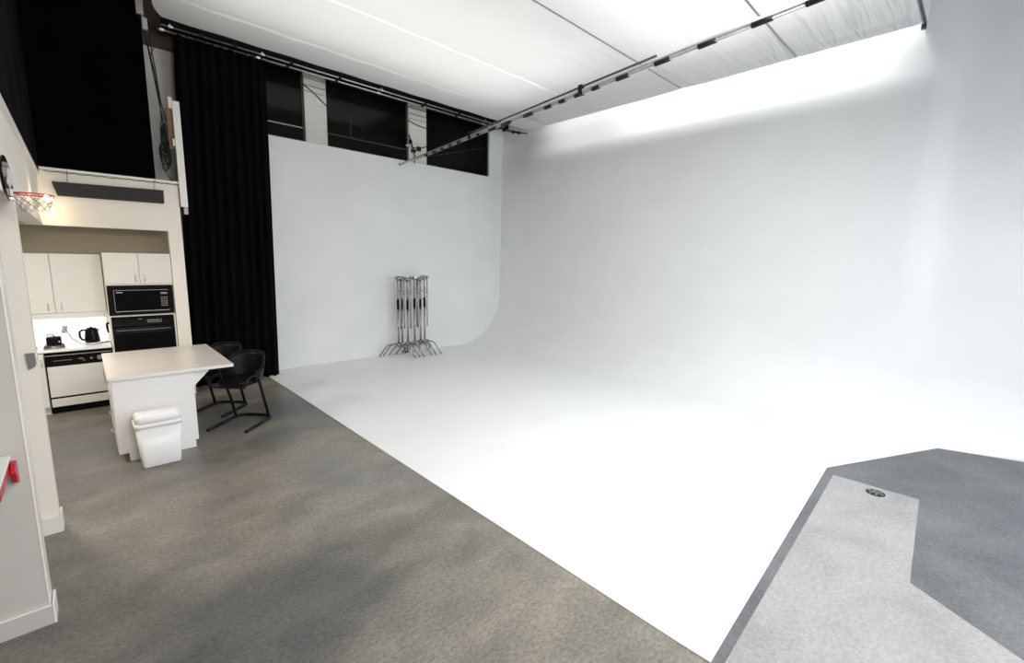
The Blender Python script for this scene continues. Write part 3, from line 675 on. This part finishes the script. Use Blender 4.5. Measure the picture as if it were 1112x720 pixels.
# ------------------------------------------------------------------ mini hoop and bulbs
hp = thing('basketball_hoop', 'small wall-mounted basketball hoop with red rim and net', 'basketball hoop', (-0.285, 4.3, 2.48))
pts = [(4.30 + 0.275 * math.cos(a) * (1.0), 2.60 + 0.135 * math.sin(a)) for a in [2 * PI * i / 28 for i in range(28)]]
b = MB(); b.prism(pts, 'x', -0.288, -0.276); bd = b.build('backboard', M['black_gloss'], hp, 0.003)
b = MB(); b.prism([(4.40 + 0.12 * math.cos(a), 2.62 + 0.055 * math.sin(a)) for a in [2 * PI * i / 16 for i in range(16)]], 'x', -0.2755, -0.273); b.prism([(4.20, 2.56), (4.34, 2.53), (4.36, 2.56), (4.24, 2.60)], 'x', -0.2755, -0.273)
b.prism([(4.48, 2.585), (4.535, 2.59), (4.53, 2.62), (4.50, 2.63)], 'x', -0.2755, -0.273); b.build('emblem', M['emblem'], bd)
cx, cy, cz, rr = -0.175, 4.32, 2.515, 0.092
b = MB(); b.tube([(cx + rr * math.cos(2 * PI * i / 28), cy + rr * math.sin(2 * PI * i / 28), cz) for i in range(28)], 0.0048, 8, closed=True)
b.tube([(-0.276, 4.28, cz), (-0.245, 4.285, cz)], 0.005, 6); b.tube([(-0.276, 4.36, cz), (-0.245, 4.355, cz)], 0.005, 6); b.build('rim', M['rim_red'], hp)
b = MB(); b.box(-0.2755, -0.262, 4.26, 4.38, cz - 0.025, cz + 0.02); b.build('rim_bracket', M['emblem'], hp, 0.003)
b = MB(); n = 10
for s in (1, -1):
    for i in range(n):
        p = []
        for k in range(5):
            a = 2 * PI * (i + s * k * 0.5) / n; r2 = rr * (1 - 0.085 * k) ; p.append((cx + r2 * math.cos(a), cy + r2 * math.sin(a), cz - 0.006 - 0.026 * k))
        b.tube(p, 0.0017, 5)
b.build('net', M['net'], hp)
for (p, nrm, lab) in (((-0.17, 6.65, 2.685), (-1, 0), 'glowing warm bulb on the left wall behind the basketball net'), ((-0.205, KY - 0.16, 2.645), (0, 1), 'glowing warm bulb on the kitchen header, right of the net')):
    t_ = thing('wall_bulb', lab, 'lamp', p, 'bare warm bulbs by the basketball hoop')
    b = MB(); prof_ = [(0.0, -0.036)] + [(0.036 * math.cos(R(a)), 0.036 * math.sin(R(a))) for a in range(-75, 90, 15)] + [(0.0, 0.036)]
    b.lathe(prof_, p, 16); b.build('bulb', M['bulb'], t_)
    e = Vector((nrm[0], nrm[1], 0)); P = Vector(p)
    b = MB(); b.tube([P + e * 0.037, P + e * 0.07], 0.02, 12); b.tube([P + e * 0.07, P + e * (0.119 if nrm[0] else 0.159)], 0.009, 8); b.build('lamp_holder', M['trim'], t_)

# plate on the side wall, shelf on the near wall
b = MB(); b.prism([(-0.345, 1.42), (-0.297, 1.42), (-0.295, 1.34), (-0.306, 1.315), (-0.338, 1.30)], 'y', 4.715, 4.729); tag(b.build('latch_plate', M['grey_metal'], None, 0.002), 'grey latch plate on the cream door jamb at left', 'latch')
sh = thing('wall_shelf', 'white shelf with red edge fixed to the near left wall', 'shelf', (-0.6, 3.4, 0.95))
b = MB(); b.box(-1.4, -0.365, 3.05, 3.511, 1.045, 1.062); b.build('shelf_top', M['counter'], sh, 0.003)
b = MB(); b.box(-0.383, -0.368, 3.05, 3.511, 0.985, 1.043); b.box(-1.4, -0.383, 3.05, 3.065, 0.985, 1.043); b.build('red_edge', M['red'], sh, 0.004)
b = MB(); b.prism([(3.511, 0.90), (3.511, 1.03), (3.45, 1.03), (3.42, 0.99), (3.44, 0.93)], 'x', -0.367, -0.345); b.build('bracket', M['red'], sh, 0.004)

# ------------------------------------------------------------------ island
il = thing('kitchen_island', 'white kitchen island with overhanging pale wood-grain top', 'kitchen island', (0.5, 6.7, 0))
b = MB(); b.box(0.135, 0.80, 5.965, 7.42, 0.09, 0.878); b.build('cabinet', M['island'], il)
b = MB(); b.box(0.20, 0.775, 5.955, 7.38, 0.0, 0.0895); b.build('plinth', M['island'], il)
b = MB(); b.prism([(0.205, 0.0), (0.775, 0.0), (0.775, 0.085), (0.803, 0.085), (0.803, 0.878), (0.118, 0.878), (0.118, 0.09), (0.205, 0.09)], 'y', 5.945, 5.964); b.build('end_panel', M['island'], il, 0.002)
tp = MB(); tp.box(0.10, 1.185, 5.915, 7.49, 0.8785, 0.912); tp.build('top', [M['island_top']], il, 0.004)
b = MB(); b.box(0.097, 1.188, 5.909, 5.9145, 0.879, 0.911); b.box(0.0935, 0.0995, 5.909, 7.49, 0.879, 0.911); b.box(1.1855, 1.19, 5.909, 7.49, 0.879, 0.911); b.build('edge_band', M['island'], il)
for y in (5.99, 7.2):
    b = MB(); b.prism([(0.8035, 0.876), (0.97, 0.876), (0.96, 0.855), (0.8035, 0.69)], 'y', y, y + 0.025); b.build('bracket', M['island'], il)
for i, (z0, z1) in enumerate(((0.70, 0.865), (0.535, 0.69), (0.33, 0.525), (0.10, 0.32))):
    d = box('drawer', M['island'], il, 0.116, 0.134, 5.985, 6.62, z0, z1, 0.003)
    zc = z1 - 0.055
    b = MB(); b.tube([(0.116, 6.23, zc), (0.088, 6.235, zc), (0.088, 6.335, zc), (0.116, 6.34, zc)], 0.005, 6); b.build('handle', M['steel'], d)
for y0, y1 in ((6.63, 7.02), (7.03, 7.41)): 
    d = box('door', M['island'], il, 0.116, 0.134, y0, y1, 0.10, 0.865, 0.003)
    b = MB(); b.tube([(0.116, y0 + 0.05, 0.70), (0.088, y0 + 0.05, 0.705), (0.088, y0 + 0.05, 0.795), (0.116, y0 + 0.05, 0.80)], 0.005, 6); b.build('handle', M['steel'], d)

# ------------------------------------------------------------------ trash bin
def rrect(x0, x1, y0, y1, r, n=5):
    out = []
    for (cx, cy, a0) in ((x1 - r, y1 - r, 0), (x0 + r, y1 - r, 90), (x0 + r, y0 + r, 180), (x1 - r, y0 + r, 270)):
        for i in range(n + 1):
            a = R(a0 + 90 * i / n); out.append((cx + r * math.cos(a), cy + r * math.sin(a)))
    return out
def loft(secs):
    b = MB(); rings = [[b.bm.verts.new((p[0], p[1], z)) for p in rrect(*rc)] for (rc, z) in secs]
    for a, c in zip(rings, rings[1:]):
        n = len(a)
        for k in range(n): b._f([a[k], a[(k + 1) % n], c[(k + 1) % n], c[k]], True)
    b._f(rings[0][::-1]); b._f(rings[-1])
    return b
tb = thing('waste_bin', 'white plastic waste bin with domed lid in front of the island', 'waste bin', (0.435, 5.76, 0))
bx = [((0.285, 0.592, 5.63, 5.85, 0.03), 0.0), ((0.279, 0.598, 5.625, 5.856, 0.035), 0.01), ((0.250, 0.622, 5.60, 5.885, 0.04), 0.425)]
loft(bx).build('body', M['bin'], tb)
loft([((0.240, 0.632, 5.59, 5.895, 0.045), 0.4255), ((0.238, 0.634, 5.588, 5.897, 0.045), 0.445), ((0.240, 0.632, 5.59, 5.895, 0.045), 0.463), ((0.25, 0.622, 5.60, 5.885, 0.045), 0.468)]).build('rim', M['bin'], tb)
ld = loft([((0.250, 0.622, 5.598, 5.887, 0.05), 0.4685), ((0.252, 0.620, 5.60, 5.885, 0.05), 0.515), ((0.258, 0.614, 5.606, 5.879, 0.05), 0.535), ((0.275, 0.597, 5.622, 5.863, 0.05), 0.546), ((0.30, 0.572, 5.645, 5.84, 0.045), 0.549)]).build('lid', M['bin'], tb)
loft([((0.33, 0.544, 5.675, 5.81, 0.03), 0.5495), ((0.335, 0.539, 5.68, 5.805, 0.03), 0.5525)]).build('lid_panel', M['bin'], ld)

# ------------------------------------------------------------------ bar stools (facing local -Y)
def make_stool():
    r = thing('bar_stool', '', 'bar stool', (0, 0, 0), 'black tub-backed bar stools at the island')
    # sled base: two runners joined by a curved back bar
    p = [(-0.24, -0.35, 0.021), (-0.242, -0.12, 0.021), (-0.235, 0.10, 0.021)]
    p += [(-0.135 + 0.1 * math.cos(R(a)), 0.15 + 0.1 * math.sin(R(a)), 0.021) for a in (170, 145, 120, 95)]
    p += [(-0.05, 0.262, 0.021), (0.05, 0.262, 0.021)]
    p += [(0.135 + 0.1 * math.cos(R(a)), 0.15 + 0.1 * math.sin(R(a)), 0.021) for a in (85, 60, 35, 10)]
    p += [(0.235, 0.10, 0.021), (0.242, -0.12, 0.021), (0.24, -0.35, 0.021)]
    b = MB(); b.tube(p, 0.02, 8); b.build('sled_base', M['black_metal'], r)
    for s in (-1, 1):
        b = MB(); b.tube([(s * 0.226, 0.165, 0.03), (s * 0.225, 0.08, 0.32), (s * 0.232, 0.0, 0.56), (s * 0.24, -0.02, 0.64)], 0.018, 8); b.build('leg', M['black_metal'], r)
    b = MB(); b.tube([(-0.238, -0.02, 0.63), (-0.24, -0.10, 0.665), (-0.235, -0.22, 0.66), (-0.23, -0.27, 0.60), (-0.2, -0.26, 0.545), (0.2, -0.26, 0.545), (0.23, -0.27, 0.60), (0.235, -0.22, 0.66), (0.24, -0.10, 0.665), (0.238, -0.02, 0.63)], 0.0135, 8)
    b.tube([(-0.21, 0.05, 0.40), (-0.12, 0.10, 0.40), (0.12, 0.10, 0.40), (0.21, 0.05, 0.40)], 0.010, 8) if False else None
    b.build('arm_frame', M['black_metal'], r)
    # seat cushion
    b = MB(); rings = []
    for (sx, z) in ((0.9, 0.545), (1.0, 0.56), (1.0, 0.595), (0.93, 0.612), (0.6, 0.618)):
        rings.append([b.bm.verts.new((0.205 * sx * math.copysign(abs(math.cos(t)) ** 0.65, math.cos(t)), -0.04 + 0.225 * sx * math.copysign(abs(math.sin(t)) ** 0.65, math.sin(t)), z)) for t in [2 * PI * i / 28 for i in range(28)]])
    for a, c in zip(rings, rings[1:]):
        for k in range(28): b._f([a[k], a[(k + 1) % 28], c[(k + 1) % 28], c[k]], True)
    b._f(rings[0][::-1]); b._f(rings[-1]); b.build('seat', M['leather'], r)
    # curved tub back
    b = MB(); rows = []
    for j in range(9):
        t = j / 8; row = []
        for i in range(25):
            a = R(-18 + 216 * i / 24)     # from right arm round the back to left arm
            back = max(0, math.sin(a))
            top = 0.70 + 0.20 * smooth01(back * 1.15)
            z = 0.56 + (top - 0.56) * t
            rad = 0.215 + 0.035 * t + 0.02 * t * back
            row.append((rad * math.cos(a), 0.0 + rad * 1.05 * math.sin(a), z))
        rows.append(row)
    b.grid(rows); back = b.build('backrest', M['leather'], r, 0, 0.024)
    b = MB(); top = rows[-1]; b.tube([(p[0] * 1.0, p[1] * 1.0, p[2] + 0.004) for p in top], 0.017, 8); b.build('piping', M['leather'], back)
    return r
st = make_stool()
st.location = (1.375, 6.44, 0); st.rotation_euler = (0, 0, R(-46)); st['label'] = 'black bar stool nearer the camera, right of the island'
s2 = copy_tree(st); s2.location = (1.285, 7.24, 0); s2['label'] = 'black bar stool farther back, partly hidden behind the island top'

# ------------------------------------------------------------------ floor drain
dn = thing('floor_drain', 'round dark metal drain cover set in the pale concrete slab', 'drain', (5.39, 0.475, 0.0045))
b = MB(); b.lathe([(0.0, 0), (0.075, 0), (0.075, 0.006), (0.0, 0.006)], (5.39, 0.475, 0.0045), 28); b.build('cover', M['drain'], dn)
b = MB()
for k in range(6):
    a = R(60 * k + 15); c_, s_ = math.cos(a), math.sin(a)
    for rr0, rr1 in ((0.014, 0.032), (0.042, 0.062)):
        w = 0.006 if rr0 < 0.03 else 0.009
        b.poly([(5.39 + c_ * rr0 - s_ * w, 0.475 + s_ * rr0 + c_ * w, 0.0113), (5.39 + c_ * rr1 - s_ * w, 0.475 + s_ * rr1 + c_ * w, 0.0113), (5.39 + c_ * rr1 + s_ * w, 0.475 + s_ * rr1 - c_ * w, 0.0113), (5.39 + c_ * rr0 + s_ * w, 0.475 + s_ * rr0 - c_ * w, 0.0113)])
b.build('slot_pattern', M['drain_slot'], dn)

# ------------------------------------------------------------------ lights
def area(name, loc, target, sx, sy, power, color):
    L = bpy.data.lights.new(name, 'AREA'); L.shape = 'RECTANGLE'; L.size = sx; L.size_y = sy; L.energy = power; L.color = color
    o = bpy.data.objects.new(name, L); col.objects.link(o); o.location = loc
    d = (Vector(target) - Vector(loc)).normalized(); o.rotation_euler = d.to_track_quat('-Z', 'Y').to_euler()
    return o
# lamps above the silk; the strip shines through the gap between silk and back wall onto the wall's top
area('overhead_lamp', (5.0, 2.6, 5.95), (5.0, 2.6, 0), 3.5, 2.4, 75, (1.0, 0.99, 0.97))
area('overhead_lamp', (3.7, 5.7, 5.95), (3.7, 5.7, 0), 5.2, 2.6, 95, (1.0, 0.985, 0.96))
q_ = area('wall_wash_lamp', (7.56, 3.3, 5.95), (8.28, 3.3, 4.9), 4.4, 0.16, 19, (1.0, 1.0, 1.0)); q_.data.spread = R(75)
q_ = area('wall_wash_lamp', (7.56, 6.5, 5.95), (8.28, 6.5, 4.9), 2.0, 0.16, 4.5, (1.0, 1.0, 1.0)); q_.data.spread = R(75)
# unseen lamp added past the silk's front edge to brighten the stage floor
k_ = area('stage_fill', (3.8, -0.3, 5.4), (4.3, 1.8, 0), 2.6, 1.4, 150, (0.98, 0.99, 1.0)); k_.data.spread = R(125)
# daylight from the open side of the room, and an added unseen fill lamp
area('daylight_door', (5.6, -4.3, 2.2), (7.5, 3.0, 1.2), 4.0, 3.0, 190, (0.84, 0.92, 1.0))
area('room_fill', (0.9, -2.0, 3.7), (0.4, 5.0, 0.6), 1.6, 1.2, 150, (1.0, 0.93, 0.84))
area('kitchen_fill', (-0.9, 6.6, 2.49), (-0.9, 6.6, 0), 0.5, 0.5, 45, (1.0, 0.9, 0.76))  # unseen fill added under the side ceiling to brighten the kitchen
w = bpy.data.worlds.new('World'); scene.world = w; w.use_nodes = True
bg = w.node_tree.nodes['Background']; bg.inputs['Color'].default_value = (0.92, 0.96, 1.0, 1); bg.inputs['Strength'].default_value = 0.12

# ------------------------------------------------------------------ camera
cam = bpy.data.cameras.new('Camera'); co = bpy.data.objects.new('Camera', cam); col.objects.link(co)
cam.sensor_width = 36; cam.lens = 487.06 / 1112 * 36; cam.clip_start = 0.05
P_, Y_, R_ = R(8.84), R(46.196), R(1.208)
fw = Vector((math.cos(Y_) * math.cos(P_), math.sin(Y_) * math.cos(P_), -math.sin(P_)))
rt = Vector((math.sin(Y_), -math.cos(Y_), 0)); up = rt.cross(fw)
r2 = rt * math.cos(R_) + up * math.sin(R_); u2 = up * math.cos(R_) - rt * math.sin(R_)
mx = Matrix((r2, u2, -fw)).transposed().to_4x4(); mx.translation = Vector((0, 0, 2.15))
co.matrix_world = mx
scene.camera = co
scene.view_settings.view_transform = 'Standard'; scene.view_settings.look = 'None'
scene.view_settings.exposure = 0.2; scene.view_settings.gamma = 1.0; scene.view_settings.use_curve_mapping = False
scene.cycles.use_denoising = True
scene.cycles.max_bounces = 10; scene.cycles.diffuse_bounces = 8
